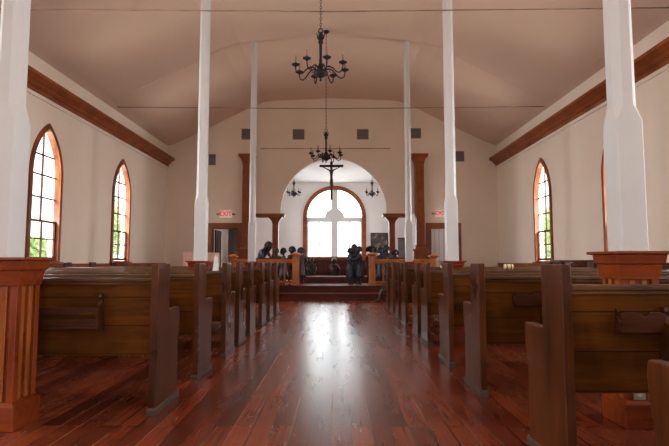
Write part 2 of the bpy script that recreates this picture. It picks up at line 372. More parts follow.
# wainscot and chair rail along the side walls
for s, x, nm in ((-1, XL, 'left'), (1, XR, 'right')):
    i = -s
    o = MB().box(min(x, x + i * .025), max(x, x + i * .025), YB, YF, .0, .92).build('wainscot_' + nm, M['wainsy']); struct(o, 'dark board wainscot under the windows', 'wainscot')
    o = MB().box(min(x, x + i * .06), max(x, x + i * .06), YB, YF, .84, .955).build('trim_' + nm, M['trim'], bevel=.01); struct(o, 'red wood chair rail along the side wall', 'trim')
    # heavy cornice
    x1 = x + i * .26
    pr = [(x, 4.24), (x + i * .05, 4.24), (x + i * .06, 4.30), (x + i * .10, 4.32), (x + i * .14, 4.38), (x + i * .22, 4.43), (x1, 4.46), (x1, 4.52), (x, 4.52)]
    o = MB().prism(pr, YB, YF, lambda u, v, t: (u, t, v)).build('trim_cornice_' + nm, M['trim']); struct(o, 'heavy red wood cornice below the ceiling', 'trim')
    o = MB().box(min(x, x + i * .03), max(x, x + i * .03), YB, YF, 4.16, 4.24).build('trim_lower_' + nm, M['wall'], bevel=.008); struct(o, 'painted strip under the cornice', 'trim')
for y in (3.115, 7.53, 12.15):
    o = MB().prism([(x, z + .02) for x, z in pl[2:-2]] + [(x, z - .005) for x, z in pl[2:-2][::-1]], y - .07, y + .07, lambda u, v, t: (u, t, v)).build('ceiling_rib', M['ceil']); struct(o, 'shallow plaster rib across the ceiling at a pair of columns', 'ceiling rib')
# front wall base
for a, b in ((XL, -4.2), (4.34, XR)):
    o = MB().box(a, b, YF - .03, YF, 0, .2).build('baseboard_front', M['trimx']); struct(o, 'red wood baseboard of the front wall', 'baseboard')

# ------------------------------------------------------------------ chancel
o = MB().box(-2.95, 3.05, 13.27, CY, 0, .36).box(-2.95, 3.05, 13.22, 13.27, .325, .36).build('floor_chancel', M['step']); struct(o, 'raised red-brown chancel platform', 'platform')
o = MB().box(-2.95, 3.05, 12.75, 13.27, 0, .18).box(-2.95, 3.05, 12.71, 12.75, .15, .18).box(-2.95, 3.05, 12.735, 12.75, 0, .05).build('step', M['step']); struct(o, 'long wooden step up to the chancel platform', 'step')
o = MB().box(-2.95, 3.05, 14.85, YF + .2, .36, .54).box(CXL, CXR, YF + .2, CY, .0, .54).build('floor_altar', M['step']); struct(o, 'upper altar floor beyond the arch', 'platform')
o = MB().box(CXL - .2, CXR + .2, YF + .2, CY + .2, CZ, CZ + .15).build('ceiling_chancel', M['cool']); struct(o, 'pale flat ceiling of the chancel', 'ceiling')
WC, WRo, WRi, WS0, WSP = .06, 1.435, 1.25, 1.16, 3.02     # great window
def round_top(c, r, z0, zs, n=28): return [(c - r, z0), (c + r, z0)] + arc(c, zs, r, 0, 180, n)
o = sheet('wall_chancel_back', [(CXL - .2, 0), (CXR + .2, 0), (CXR + .2, CZ + .05), (CXL - .2, CZ + .05)], [round_top(WC, WRi + .08, WS0 + .06, WSP)], .2, plane_y(CY + .1), M['cool']); struct(o, 'back wall of the chancel around the round-topped window', 'wall')
for s, x, nm in ((-1, CXL, 'wall_chancel_left'), (1, CXR, 'wall_chancel_right')):
    o = sheet(nm, [(YF + .2, 0), (CY, 0), (CY, CZ + .05), (YF + .2, CZ + .05)], [[(18.6, 1.4), (20.2, 1.4), (20.2, 3.6), (18.6, 3.6)]], .2, plane_x(x + s * .1), M['cool']); struct(o, 'side wall of the chancel', 'wall')
    wn = empty('window_%d' % k, (x, 19.4, 0)); struct(wn, 'side window of the chancel', 'window'); k += 1
    m = MB()
    for a, b, c, d in ((-.8, -.7, 1.4, 3.6), (.7, .8, 1.4, 3.6), (-.7, .7, 1.4, 1.5), (-.7, .7, 3.5, 3.6), (-.02, .02, 1.5, 3.5), (-.7, .7, 2.47, 2.53)): m.box(s * .05 - .06, s * .05 + .06, a, b, c, d)
    m.build('window_frame', M['trimz'], wn)
    MB().box(s * .1 - .003, s * .1 + .003, -.7, .7, 1.5, 3.5).build('pane', M['glass'], wn)
# great window
gw = empty('window_%d' % k, (WC, CY, 0)); struct(gw, 'large round-topped frosted window behind the altar', 'window')
sheet('window_frame', round_top(0, WRo, WS0, WSP), [round_top(0, WRi, WS0 + .06, WSP)], .12, plane_y(-.02), M['trimx'], gw)
m = MB()
m.box(-.15, .15, .04, .10, WS0 + .06, WSP + WRi).box(-WRi, WRi, .035, .10, 2.80, 3.02)
for x in (-.70, .70): m.box(x - .035, x + .035, .04, .10, WS0 + .06, 2.8)
for x in (-WRi + .02, WRi - .02): m.box(x - .03, x + .03, .04, .1, WS0 + .06, 2.8)
m.prism(arc(0, 2.98, .44, 0, 180, 18), .03, .10, lambda u, v, t: (u, t, v))
m.build('mullions', M['white'], gw)
sheet('pane', round_top(0, WRi + .02, WS0 + .05, WSP), [], .008, plane_y(.08), M['frost'], gw)
m = MB()
for x in (-.98, -.42, .42, .98): m.box(x - .006, x + .006, .066, .074, WS0 + .06, 2.8)
for z in (1.5, 1.9, 2.35): m.box(-WRi, WRi, .066, .074, z - .006, z + .006)
m.build('lead_lines', M['lamp'], gw)
o = MB().box(CXL, CXR, CY - .04, CY, .54, 1.12).box(CXL, CXR, CY - .09, CY, 1.10, 1.16).build('wainscot_chancel', M['wains']); struct(o, 'dark red board wainscot under the altar window', 'wainscot')

root = empty('altar_partition', (.06, 17.2, .54)); tag(root, 'low dark red panelled partition behind the seated statues', 'partition')
MB().box(-1.52, 1.52, 0, .06, 0, .50).build('panel', M['wains'], root)
MB().box(-1.55, 1.55, -.03, .09, .50, .54).build('cap_rail', M['trimx'], root, bevel=.006)
MB().box(-1.52, 1.52, -.015, 0, 0, .07).build('base_rail', M['step'], root)
# exit openings
def exit_opening(n, x0, x1, label, leaf):
    root = empty('door_%d' % n, ((x0 + x1) / 2, YF, 0)); struct(root, label, 'door')
    h = (x1 - x0) / 2
    MB().box(-h - .15, -h, -.04, .0, 0, 2.13).box(h, h + .15, -.04, .0, 0, 2.13).box(-h - .15, h + .15, -.05, .0, 2.13, 2.30).build('casing', M['trimz'], root, bevel=.006)
    MB().box(-h, -h + .03, 0, .2, 0, 2.13).box(h - .03, h, 0, .2, 0, 2.13).box(-h + .03, h - .03, 0, .2, 2.1, 2.13).build('jamb', M['trimz'], root)
    # short lobby of white boards behind
    m = MB(); m.box(-h - .3, h + .3, 1.2, 1.25, 0, 2.5).box(h + .25, h + .3, .2, 1.2, 0, 2.5).box(-h - .25, h + .3, .2, 1.25, 2.5, 2.55).box(-h - .3, h + .3, .2, 1.25, -.1, 0)
    for i in range(9):
        x = -h - .2 + i * (2 * h + .4) / 8; m.box(x - .006, x + .006, 1.185, 1.2, 0, 2.5)
    m.build('lobby', M['whitewash'], root)
    if leaf:
        d = MB(); d.box(0, .05, 0, .8, .02, 2.08); o = d.build('door_leaf', M['door'], root); o.location = (-h + .04, .2, 0)
        MB().lathe([(.012, 0), (.03, .01), (.03, .04), (.01, .05)], seg=10).build('door_handle', M['lamp'], o).location = (.06, .7, 1.0)
    else:
        o = MB().box(-h + .03, h - .03, .02, .06, .02, 2.1).build('door_leaf', M['whitewash'], root)
        m = MB()
        for i in range(1, 6):
            x = -h + i * h / 3; m.box(x - .006, x + .006, .015, .02, .02, 2.1)
        m.build('board_joints', M['lamp'], root)
exit_opening(1, -4.06, -3.17, 'open doorway in the front wall left of the arch', True)
exit_opening(2, 3.32, 4.2, 'doorway with a white board door right of the arch', False)

# ------------------------------------------------------------------ outside
o = MB().box(-60, 60, -40, 70, -.6, -.5).build('lawn', M['grass']); tag(o, 'green lawn outside the church windows', 'lawn', kind='structure')
def tree(x, y, h, r, label):
    root = empty('tree', (x, y, -.5)); tag(root, label, 'tree', 'trees outside the side windows')
    MB().tube([(0, 0, 0), (.05, 0, h * .3), (0, .05, h * .6)], [.16, .12, .07], 8).build('trunk', M['bark'], root, smooth=True)
    rnd = random.Random(int(x * 13 + y * 7)); bm = bmesh.new()
    for i in range(1300):
        a, b, q = rnd.uniform(0, 6.283), rnd.uniform(-1, 1), rnd.random() ** .4
        c = Vector((math.cos(a) * math.sqrt(1 - b * b) * r * q, math.sin(a) * math.sqrt(1 - b * b) * r * q, h * .58 + b * h * .4 * q))
        rot = Matrix.Rotation(rnd.uniform(0, 6.28), 3, Vector((rnd.uniform(-1, 1), rnd.uniform(-1, 1), rnd.uniform(-1, 1))).normalized())
        sz = rnd.uniform(.14, .3)
        v = [bm.verts.new(c + rot @ Vector(p) * sz) for p in ((-1, 0, 0), (0, -.45, .1), (1, 0, 0), (0, .45, .1))]
        bm.faces.new(v)
    me = bpy.data.meshes.new('foliage'); bm.to_mesh(me); bm.free(); me.materials.append(M['leaf'])
    f = bpy.data.objects.new('foliage', me); COL.objects.link(f); f.parent = root
tree(-18.2, 30, 3.2, 1.3, 'leafy green bush outside the pointed window nearer the camera, left wall')
tree(-16.2, 35.0, 6.2, 1.5, 'leafy green tree outside the pointed window nearer the altar, left wall')
tree(15.6, 35, 5.6, 1.5, 'leafy green tree outside the pointed window in the right wall')

# ------------------------------------------------------------------ columns with panelled pedestals
def column(x, y, top, label, outlet, dx=0):
    root = empty('column', (x, y, 0)); tag(root, label, 'column', 'white nave columns on wood pedestals')
    def ring(h, c): return [(h, -h + c), (h, h - c), (h - c, h), (-h + c, h), (-h, h - c), (-h, -h + c), (-h + c, -h), (h - c, -h)]
    m = MB(); rs = []
    for z, h, c in ((top, .084, .006), (1.9, .084, .006), (2.0, .076, .044), (6.6, .070, .041)):
        rs.append([m.bm.verts.new((u + dx, v, z)) for u, v in ring(h, c)])
    for A, B in zip(rs, rs[1:]):
        for i in range(8): m.bm.faces.new((A[i], A[(i + 1) % 8], B[(i + 1) % 8], B[i]))
    m.bm.faces.new(rs[0][::-1]); m.bm.faces.new(rs[-1])
    m.build('shaft', M['white'], root)
    t = top
    MB().frustum(0, 0, 0, .135, .135, .145, .135, .135).frustum(0, 0, .145, .135, .135, .165, .115, .115).build('plinth', M['pedx'], root, bevel=.004)
    MB().box(-.098, .098, -.098, .098, .16, t - .17).build('body', M['ped'], root)
    m = MB()
    for sx in (-1, 1):
        for sy in (-1, 1): m.box(sx * .094 - .02, sx * .094 + .02, sy * .094 - .02, sy * .094 + .02, .16, t - .165)
    m.build('corner_boards', M['ped'], root, bevel=.003)
    m = MB()
    for e in (-1, 1):
        for q in (-.045, .03): m.box(q - .018, q + .018, min(e * .098, e * .108), max(e * .098, e * .108), .16, t - .165).box(min(e * .098, e * .108), max(e * .098, e * .108), q - .018, q + .018, .16, t - .165)
    m.build('pale_strips', M['pedl'], root, bevel=.002)
    c = empty('capital'); c.parent = root
    MB().frustum(0, 0, t - .175, .119, .119, t - .16, .122, .122).frustum(0, 0, t - .16, .122, .122, t - .085, .132, .132).build('lower_tier', M['pedx'], c, bevel=.003)
    MB().frustum(0, 0, t - .085, .132, .132, t - .075, .145, .145).frustum(0, 0, t - .075, .145, .145, t - .022, .152, .152).build('upper_tier', M['pedx'], c, bevel=.003)
    MB().frustum(0, 0, t - .022, .152, .152, t - .016, .178, .178).frustum(0, 0, t - .016, .178, .178, t, .178, .178).build('top_board', M['pedx'], c, bevel=.003)
    if outlet is not None:
        f = MB().box(-.036, .036, -.006, 0, -.058, .058).build('outlet_plate', M['plate'], root, bevel=.003); f.location = (outlet, -.109, .225)
        f['label'] = 'pale metal outlet plate'
        MB().lathe([(.016, -.001), (.016, .004)], seg=12, cz=0).build('socket', M['signwhite'], f)
        f.children[0].rotation_euler = (R(90), 0, 0); f.children[0].location = (0, -.006, .024)
        q = f.children[0].copy(); COL.objects.link(q); q.location = (0, -.006, -.024)
column(-1.888, 3.115, 1.025, 'white column on a panelled red wood pedestal, left edge of the photo', -.002, -.06)
column(2.015, 3.18, 1.064, 'white column on a panelled red wood pedestal beside the large pew at right', -.035)
column(-1.915, 7.53, 1.01, 'middle white column of the row left of the aisle', None)
column(1.90, 7.53, 1.01, 'middle white column of the row right of the aisle', None)
column(-1.925, 12.15, 1.0, 'white column before the chancel rail, left of the aisle', None)
column(1.925, 12.15, 1.0, 'white column before the chancel rail, right of the aisle', None)

for y, z, lab in ((3.15, 4.92, 'thin tie rod across the nave above the pedestals with outlets'), (7.53, 4.92, 'thin tie rod across the nave between the middle columns'), (12.15, 4.83, 'thin tie rod across the nave between the columns before the chancel')):
    m = MB(); n = 16
    m.tube([(-5.3 + 10.6 * i / n, y - .12, z - .05 * (1 - abs(2 * i / n - 1))) for i in range(n + 1)], .011, 6)
    root = m.build('tie_rod', M['rod'], None, smooth=True); tag(root, lab, 'tie rod', 'tie rods across the nave')
m = MB(); m.tube([(-2.45, YF - .02, 4.85), (2.0, YF - .02, 4.85)], .012, 6); o = m.build('tie_rod', M['rod']); tag(o, 'short tie rod along the front wall above the arch', 'tie rod', 'tie rods across the nave')

# ------------------------------------------------------------------ pews
def pew(side, L, rack_to, card, full=True):
    """side +1: runs to +x from the aisle, -1: to -x; origin at the aisle face, back edge, on the floor"""
    s = side; root = empty('pew')
    X = lambda a, b: (min(s * a, s * b), max(s * a, s * b))
    prof = [(.0, .0), (.0, .975), (.012, .985), (.223, .985), (.235, .975), (.235, .665), (.465, .665), (.472, .655), (.478, .61), (.474, .54), (.462, .48), (.448, .43), (.445, .38), (.452, 0)]
    for a in (0, L - .048):
        e = MB().prism(prof, *X(a, a + .048), lambda u, v, t: (t, u, v)).build('end_panel', M['end'], root, bevel=.005)
        MB().box(*X(a - .007, a + .053), -.006, .478, 0, .038).frustum(s * (a + .024), .236, .038, .03, .242, .05, .026, .238).build('shoe_trim', M['shoe'], e, bevel=.003)
    x0, x1 = .048, L - .048
    MB().prism([(.085, .372), (.11, .372), (.05, .87), (.022, .87)], *X(x0, x1), lambda u, v, t: (t, u, v)).build('backrest', M['back'], root)
    MB().prism([(.0, .866), (.0, .884), (.008, .891), (.062, .891), (.07, .884), (.07, .866), (.058, .862), (.058, .845), (.008, .845), (.008, .862)], *X(x0, x1), lambda u, v, t: (t, u, v)).build('top_rail', M['cap'], root, bevel=.003)
    MB().box(*X(x0, x1), .12, .455, .405, .437).build('seat', M['cap'], root, bevel=.006)
    MB().box(*X(x0, x1), .40, .425, .33, .405).build('seat_apron', M['back'], root)
    # hymnal rack on the back
    r0 = .49 if card else .385
    rk = empty('hymnal_rack'); rk.parent = root
    yb = lambda z: .085 - (z - .372) * .124
    MB().box(*X(r0, rack_to), yb(.68) - .085, yb(.68) - .068, .655, .70).box(*X(r0, rack_to), yb(.60) - .085, yb(.60) - .068, .575, .625).build('rack_rails', M['rack'], rk, bevel=.003)
    MB().box(*X(r0, rack_to), yb(.58) - .085, yb(.58) + .004, .562, .576).build('rack_shelf', M['rack'], rk)
    br = [(.0, .535), (.0, .775), (-.012, .79), (-.03, .785), (-.035, .765), (-.028, .745), (-.045, .715), (-.08, .70), (-.088, .69), (-.088, .565), (-.06, .55), (-.03, .548)]
    for a in [r0 - .012] + ([rack_to - .012] if rack_to < L - .4 else []):
        MB().prism([(yb(v) + u + .004, v) for u, v in br], *X(a, a + .024), lambda u, v, t: (t, u, v)).build('rack_bracket', M['rack'], rk, bevel=.002)
    if card:
        yy = yb(.72)
        c = MB(); pts = [(.275, .672), (.485, .672), (.485, .755), (.46, .764), (.42, .764), (.405, .752), (.385, .744), (.365, .752), (.352, .764), (.31, .764), (.275, .755)]
        c.prism(pts, yy - .036, yy - .028, lambda u, v, t: (s * u, t, v)); c.box(*X(.275, .485), yy - .036, yy, .667, .675)
        c.build('card_holder', M['rack'], root, bevel=.002)
        MB().prism([(yb(v) + u + .002, v) for u, v in ((0, .66), (0, .775), (-.015, .78), (-.024, .765), (-.018, .745), (-.038, .72), (-.038, .665))], *X(.263, .275), lambda u, v, t: (t, u, v)).build('card_holder_side', M['rack'], root)
    return root
pl_ = pew(-1, 4.12, 1.6, False); pr_ = pew(1, 3.45, 1.35, True)
LY = [3.29, 4.24, 5.2, 5.89, 6.66, 7.70, 8.6, 9.55]
RY = [1.27, 2.34, 3.75, 4.78, 5.9, 6.62, 7.78, 8.65, 9.5, 10.4]
nth = ['first', 'second', 'third', 'fourth', 'fifth', 'sixth', 'seventh', 'eighth', 'ninth', 'tenth']
for i, y in enumerate(LY):
    o = pl_ if i == 0 else copy_tree(pl_); o.location = ((-1.03, -1.02, -1.0)[min(i, 2)], y, 0)
    lab = 'dark wooden pew directly behind the left pedestal, nearest of the left bank' if i == 0 else 'dark wooden pew, %s back from the left pedestal in the left bank' % nth[i]
    tag(o, lab, 'pew', 'pews left of the aisle')
for i, y in enumerate(RY):
    o = pr_ if i == 0 else copy_tree(pr_); o.location = (1.205 if i == 1 else 1.22, y, 0)
    lab = ['wooden pew cropped by the photo edge, only its arm end showing at right', 'large wooden pew with rounded end and card holder before the right pedestal'][i] if i < 2 else 'dark wooden pew, %s behind the right pedestal in the right bank' % nth[i - 2]
    tag(o, lab, 'pew', 'pews right of the aisle')
# short pews in the side bay by the left wall
sp_ = pew(-1, 2.4, .9, False)
for i, y in enumerate((10.6, 11.6)):
    o = sp_ if i == 0 else copy_tree(sp_); o.location = (-2.75, y, 0)
    tag(o, 'short wooden pew by the left wall, ' + ('behind the last long pew' if i == 0 else 'closest to the chancel'), 'pew', 'short side pews')

# ------------------------------------------------------------------ communion rail
def rail(x_in, x_out, label):
    s = 1 if x_out > x_in else -1
    root = empty('communion_rail', (x_in, 13.45, .36)); tag(root, label, 'railing', 'communion rails')
    n = abs(x_out - x_in)
    def post(x, h, a, nm):
        p = MB().box(x - a, x + a, -a, a, 0, h).box(x - a - .012, x + a + .012, -a - .012, a + .012, 0, .1).build(nm, M['railz'], root, bevel=.004)
        MB().frustum(x, 0, h - .02, a + .005, a + .005, h + .02, a + .045, a + .045).box(x - a - .05, x + a + .05, -a - .05, a + .05, h + .02, h + .045).frustum(x, 0, h + .045, a + .05, a + .05, h + .09, .02, .02).build('post_cap', M['railz'], p)
    post(0, .80, .085, 'post'); post(s * n, .75, .07, 'newel')
    a, b = sorted((s * .085, s * (n - .07)))
    MB().box(a, b, -.08, .08, .62, .70).box(a, b, -.05, .05, .59, .62).build('top_rail', M['rail'], root, bevel=.008)
    MB().box(a, b, -.03, .03, .06, .11).build('bottom_rail', M['rail'], root)
    q = int((b - a) / .21)
    for i in range(1, q):
        x = a + (b - a) * i / q
        MB().box(x - .02, x + .02, -.02, .02, .11, .59).build('baluster', M['railz'], root)
rail(-.95, -2.66, 'orange-brown communion rail with square post, left of the altar steps')
rail(1.11, 2.77, 'orange-brown communion rail with square post, right of the altar steps')

# ------------------------------------------------------------------ tall pilasters and arch posts
for x, side in ((-2.85, 'left'), (2.93, 'right')):
    root = empty('pilaster', (x, 16.46, .36)); tag(root, 'tall square red wood pillar on the front wall, %s of the arch' % side, 'pillar', 'red wood pillars flanking the arch')
    root.location.z = .54
    f = -.18
    MB().frustum(0, 0, 0, .24, .2, .80, .24, .2).frustum(0, 0, .8, .27, .22, .86, .27, .22).build('pedestal', M['trimz'], root, bevel=.006)
    MB().frustum(0, 0, .86, .2, .18, .95, .17, .16).frustum(0, 0, .95, .18, .165, 1.0, .18, .165).build('base', M['trimx'], root)
    MB().box(-.135, .135, -.14, .22, 1.0, 3.72).build('shaft', M['trimz'], root, bevel=.006)
    MB().box(-.15, .15, -.15, .22, 3.70, 3.73).frustum(0, .02, 3.73, .14, .14, 3.92, .20, .19).frustum(0, .02, 3.92, .20, .19, 3.96, .26, .21).box(-.275, .275, -.2, .22, 3.96, 4.05).build('capital', M['trimx'], root)
for s, xp, side in ((-1, CX - 1.97, 'left'), (1, CX + 1.98, 'right')):
    root = empty('arch_post', (xp, YF + .1, .54)); tag(root, 'red wood post and beam under the %s foot of the arch' % side, 'post', 'posts under the arch')
    MB().box(-.1, .1, -.1, .1, 0, 1.75).box(-.13, .13, -.13, .13, 0, .15).box(-.12, .12, -.12, .12, .55, .6).box(-.12, .12, -.12, .12, .66, .7).build('shaft', M['trimz'], root, bevel=.006)
    MB().frustum(0, 0, 1.72, .1, .1, 1.82, .12, .13).frustum(0, 0, 1.82, .12, .13, 1.96, .24, .18).build('capital', M['trimx'], root)
    xa, xb = (-.28, .34) if s < 0 else (-.34, .28)
    xa, xb = sorted((-s * .30, s * .66))
    MB().box(xa, xb, -.17, .17, 1.96, 2.04).box(xa - .02, xb + .02, -.2, .2, 2.04, 2.075).build('beam', M['trimx'], root, bevel=.004)

# ------------------------------------------------------------------ wall fittings
vents = [(-1.15, 5.35, .40, .36, 'grey wall vent above the arch, left one of the middle pair'), (1.05, 5.35, .40, .36, 'grey wall vent above the arch, right one of the middle pair'), (-2.93, 5.36, .36, .38, 'grey wall vent above the left red pillar'), (2.87, 5.38, .36, .36, 'grey wall vent above the right red pillar'), (-4.1, 4.47, .24, .38, 'grey wall vent, lowest at far left of the front wall'), (4.33, 4.58, .36, .36, 'grey wall vent, lowest at far right of the front wall')]
for x, z, ww, hh, lab in vents:
    root = empty('wall_vent', (x, YF, z)); tag(root, lab, 'vent', 'vents in the front wall')
    m = MB(); a, b = ww / 2, hh / 2
    m.box(-a, a, -.015, 0, b - .03, b).box(-a, a, -.015, 0, -b, -b + .03).box(-a, -a + .03, -.015, 0, -b + .03, b - .03).box(a - .03, a, -.015, 0, -b + .03, b - .03).build('frame', M['vent'], root)
    MB().box(-a + .03, a - .03, -.004, 0, -b + .03, b - .03).build('backing', M['ventdark'], root)
    m = MB(); n = 9
    for i in range(n):
        zz = -b + .05 + (hh - .1) * i / (n - 1); m.prism([(-.013, zz - .012), (-.010, zz - .014), (-.004, zz + .010), (-.007, zz + .012)], -a + .03, a - .03, lambda u, v, t: (t, u, v))
    m.build('louvres', M['vent'], root)
for x, z, side in ((-3.6, 2.6, 'left'), (3.68, 2.62, 'right')):
    root = empty('exit_sign', (x, YF, z)); tag(root, 'white exit sign with red letters and two lamps above the %s doorway' % side, 'exit sign', 'exit signs')
    MB().box(-.2, .2, -.06, 0, -.12, .12).build('housing', M['signbox'], root, bevel=.01)
    fc = bpy.data.curves.new('lettering', 'FONT'); fc.body = 'EXIT'; fc.size = .2; fc.align_x = 'CENTER'; fc.align_y = 'CENTER'; fc.extrude = .002; fc.offset = .006
    t = bpy.data.objects.new('lettering', fc); COL.objects.link(t)
    me = bpy.data.meshes.new_from_object(t.evaluated_get(bpy.context.evaluated_depsgraph_get())); bpy.data.objects.remove(t); bpy.data.curves.remove(fc)
    me.materials.clear(); me.materials.append(M['signred'])
    t = bpy.data.objects.new('lettering', me); COL.objects.link(t); t.parent = root; t.location = (0, -.063, 0); t.rotation_euler = (R(90), 0, 0)
    for e in (-1, 1):
        MB().tube([(e * .2, -.03, 0), (e * .26, -.04, .0)], .012, 6).lathe([(.03, -.05), (.055, 0), (.05, .01)], cx=e * .27, cy=-.05, cz=.01, seg=12).build('emergency_lamp', M['lamp'], root, smooth=True)

def canvas_mat(name, cols, scale):
    m, nt, b = newmat(name); tc = node(nt, 'ShaderNodeTexCoord'); nz = node(nt, 'ShaderNodeTexNoise'); nz.inputs['Scale'].default_value = scale; nz.inputs['Detail'].default_value = 3
    nt.links.new(tc.outputs['Object'], nz.inputs['Vector']); n = len(cols)
    nt.links.new(ramp(nt, nz.outputs['Fac'], [(.34 + .34 * i / (n - 1), c) for i, c in enumerate(cols)]), b.inputs['Base Color']); b.inputs['Roughness'].default_value = .5; return m
root = empty('painting', (2.1, CY, 1.84)); tag(root, 'dark framed painting on the back wall right of the altar window', 'painting')
m = MB(); m.box(-.40, .40, -.05, 0, .41, .46).box(-.40, .40, -.05, 0, -.46, -.41).box(-.40, -.35, -.05, 0, -.41, .41).box(.35, .40, -.05, 0, -.41, .41).build('frame', M['ventdark'], root)
MB().box(-.35, .35, -.025, 0, -.41, .41).build('canvas', canvas_mat('dark_painting', [srgb(44, 38, 36), srgb(70, 58, 50), srgb(150, 128, 110)], 5), root)
root = empty('wall_hanging', (3.18, CY, 1.55)); tag(root, 'tall grey panel on the back wall beside the right-hand column', 'panel')
MB().box(-.24, .24, -.03, 0, -.52, .52).build('panel', canvas_mat('grey_panel', [srgb(86, 80, 78), srgb(116, 108, 104)], 3), root)
MB().box(-.26, .26, -.045, -.03, .48, .53).build('top_batten', M['ventdark'], root)

# ------------------------------------------------------------------ chandeliers
def chandelier(loc, top, n, rad, stem, scale, label, group, ceil_z):
    root = empty('chandelier', loc); tag(root, label, 'chandelier', group)
    k = scale
    MB().lathe([(.004, -.10 * k), (.022 * k, -.085 * k), (.008 * k, -.06 * k), (.03 * k, -.045 * k), (.10 * k, .0), (.115 * k, .035 * k), (.07 * k, .07 * k), (.03 * k, .10 * k), (.045 * k, .13 * k), (.03 * k, .16 * k), (.022 * k, .2 * k)], seg=18).build('hub', M['iron'], root, smooth=True)
    m = MB(); m.lathe([(.02 * k, .18 * k), (.026 * k, .22 * k), (.02 * k, .26 * k), (.024 * k, stem * .72), (.04 * k, stem * .76), (.04 * k, stem * .78), (.02 * k, stem * .82), (.016 * k, stem)], seg=14)
    for i in range(6):
        a = i * math.pi / 3; c, s_ = math.cos(a), math.sin(a)
        m.tube([(c * .014 * k, s_ * .014 * k, stem * .80), (c * .045 * k, s_ * .045 * k, stem * .88), (c * .05 * k, s_ * .05 * k, stem * .94), (c * .07 * k, s_ * .07 * k, stem * .99)], [.012 * k, .013 * k, .009 * k, .003], 6)
    m.build('stem', M['iron'], root, smooth=True)
    rl = .032 * k
    MB().tube([(rl * math.cos(a), 0, stem + rl + rl * math.sin(a)) for a in [2 * math.pi * i / 14 for i in range(14)]], .007 * k, 6, close=True).build('ring', M['iron'], root, smooth=True)
    zz = stem + 2 * rl - .01; ch = MB(); z = zz; i = 0; lk = .055 * k
    while z < ceil_z - loc[2] - .02:
        pts = []
        for j in range(10):
            a = 2 * math.pi * j / 10; u, v = .013 * k * math.cos(a), lk * .5 * math.sin(a)
            pts.append((u, 0, z + lk * .5 + v) if i % 2 else (0, u, z + lk * .5 + v))
        ch.tube(pts, .004 * k, 5, close=True); z += lk * .82; i += 1
    ch.build('chain', M['iron'], root)
    MB().lathe([(.01, ceil_z - loc[2] - .06), (.03, ceil_z - loc[2] - .05), (.07, ceil_z - loc[2] - .01), (.07, ceil_z - loc[2] + .01)], seg=14).build('ceiling_rose', M['iron'], root, smooth=True)
    for i in range(n):
        a = 2 * math.pi * (i + .35) / n; c, s_ = math.cos(a), math.sin(a)
        P = [(.06, .05), (.12, .10), (.18, .105), (.25, .06), (.31, .0), (.37, -.025), (.42, .0), (.44, .05), (.44, .10)]
        P = [(u / .44 * rad, v * k) for u, v in P]
        arm = MB().tube([(c * u, s_ * u, v) for u, v in P], [.014 * k, .012 * k, .011 * k, .010 * k, .010 * k, .010 * k, .009 * k, .009 * k, .009 * k], 7)
        arm.tube([(c * rad * .42, s_ * rad * .42, .105 * k), (c * rad * .36, s_ * rad * .36, .065 * k), (c * rad * .44, s_ * rad * .44, .05 * k)], [.007 * k, .006 * k, .003], 5)
        arm = arm.build('arm', M['iron'], root, smooth=True)
        cx, cy, cz = c * rad, s_ * rad, .10 * k
        MB().lathe([(.012 * k, -.02 * k), (.03 * k, -.005 * k), (.062 * k, .012 * k), (.064 * k, .02 * k), (.05 * k, .018 * k), (.028 * k, .035 * k), (.02 * k, .045 * k)], cx, cy, cz, 14).build('drip_pan', M['iron'], arm, smooth=True)
        MB().lathe([(.013 * k, 0), (.012 * k, .115 * k), (.006 * k, .12 * k)], cx, cy, cz + .04 * k, 10).build('candle', M['candle'], arm, smooth=True)
chandelier((-.09, 7.3, 3.82), 0, 8, .385, .66, 1.0, 'large black iron chandelier with pale candles, nearest the camera', 'nave chandeliers', 6.6)
chandelier((-.10, 11.7, 3.45), 0, 8, .37, .66, 1.0, 'black iron chandelier hanging in front of the arch above the crucifix', 'nave chandeliers', 6.6)
chandelier((-1.5, 19.0, 3.56), 0, 6, .25, .52, 1.0, 'small black chandelier inside the chancel, left of the altar window', 'chancel chandeliers', CZ)
chandelier((1.53, 19.0, 3.56), 0, 6, .25, .52, 1.0, 'small black chandelier inside the chancel, right of the altar window', 'chancel chandeliers', CZ)

# ------------------------------------------------------------------ figures
def grow(name, verts, edges, level=1):
    """skinned surface over a skeleton; verts: (x, y, z, radius)"""
    me = bpy.data.meshes.new(name); me.from_pydata([v[:3] for v in verts], edges, [])
    o = bpy.data.objects.new(name, me); COL.objects.link(o)
    o.modifiers.new('skin', 'SKIN')
    for i, v in enumerate(verts):
        d = me.skin_vertices[0].data[i]; d.radius = (v[3], v[3] * (v[4] if len(v) > 4 else 1)); d.use_root = i == 0
    sub = o.modifiers.new('sub', 'SUBSURF'); sub.levels = level; sub.render_levels = level
    dg = bpy.context.evaluated_depsgraph_get(); r = bpy.data.meshes.new_from_object(o.evaluated_get(dg))
    bpy.data.objects.remove(o); return r
def remesh(me, vox):
    o = bpy.data.objects.new('tmp', me); COL.objects.link(o); r = o.modifiers.new('r', 'REMESH'); r.mode = 'VOXEL'; r.voxel_size = vox
    sm = o.modifiers.new('s', 'SMOOTH'); sm.factor = .5; sm.iterations = 2
    dg = bpy.context.evaluated_depsgraph_get(); q = bpy.data.meshes.new_from_object(o.evaluated_get(dg)); bpy.data.objects.remove(o); return q
def v3(p): return Vector(p)
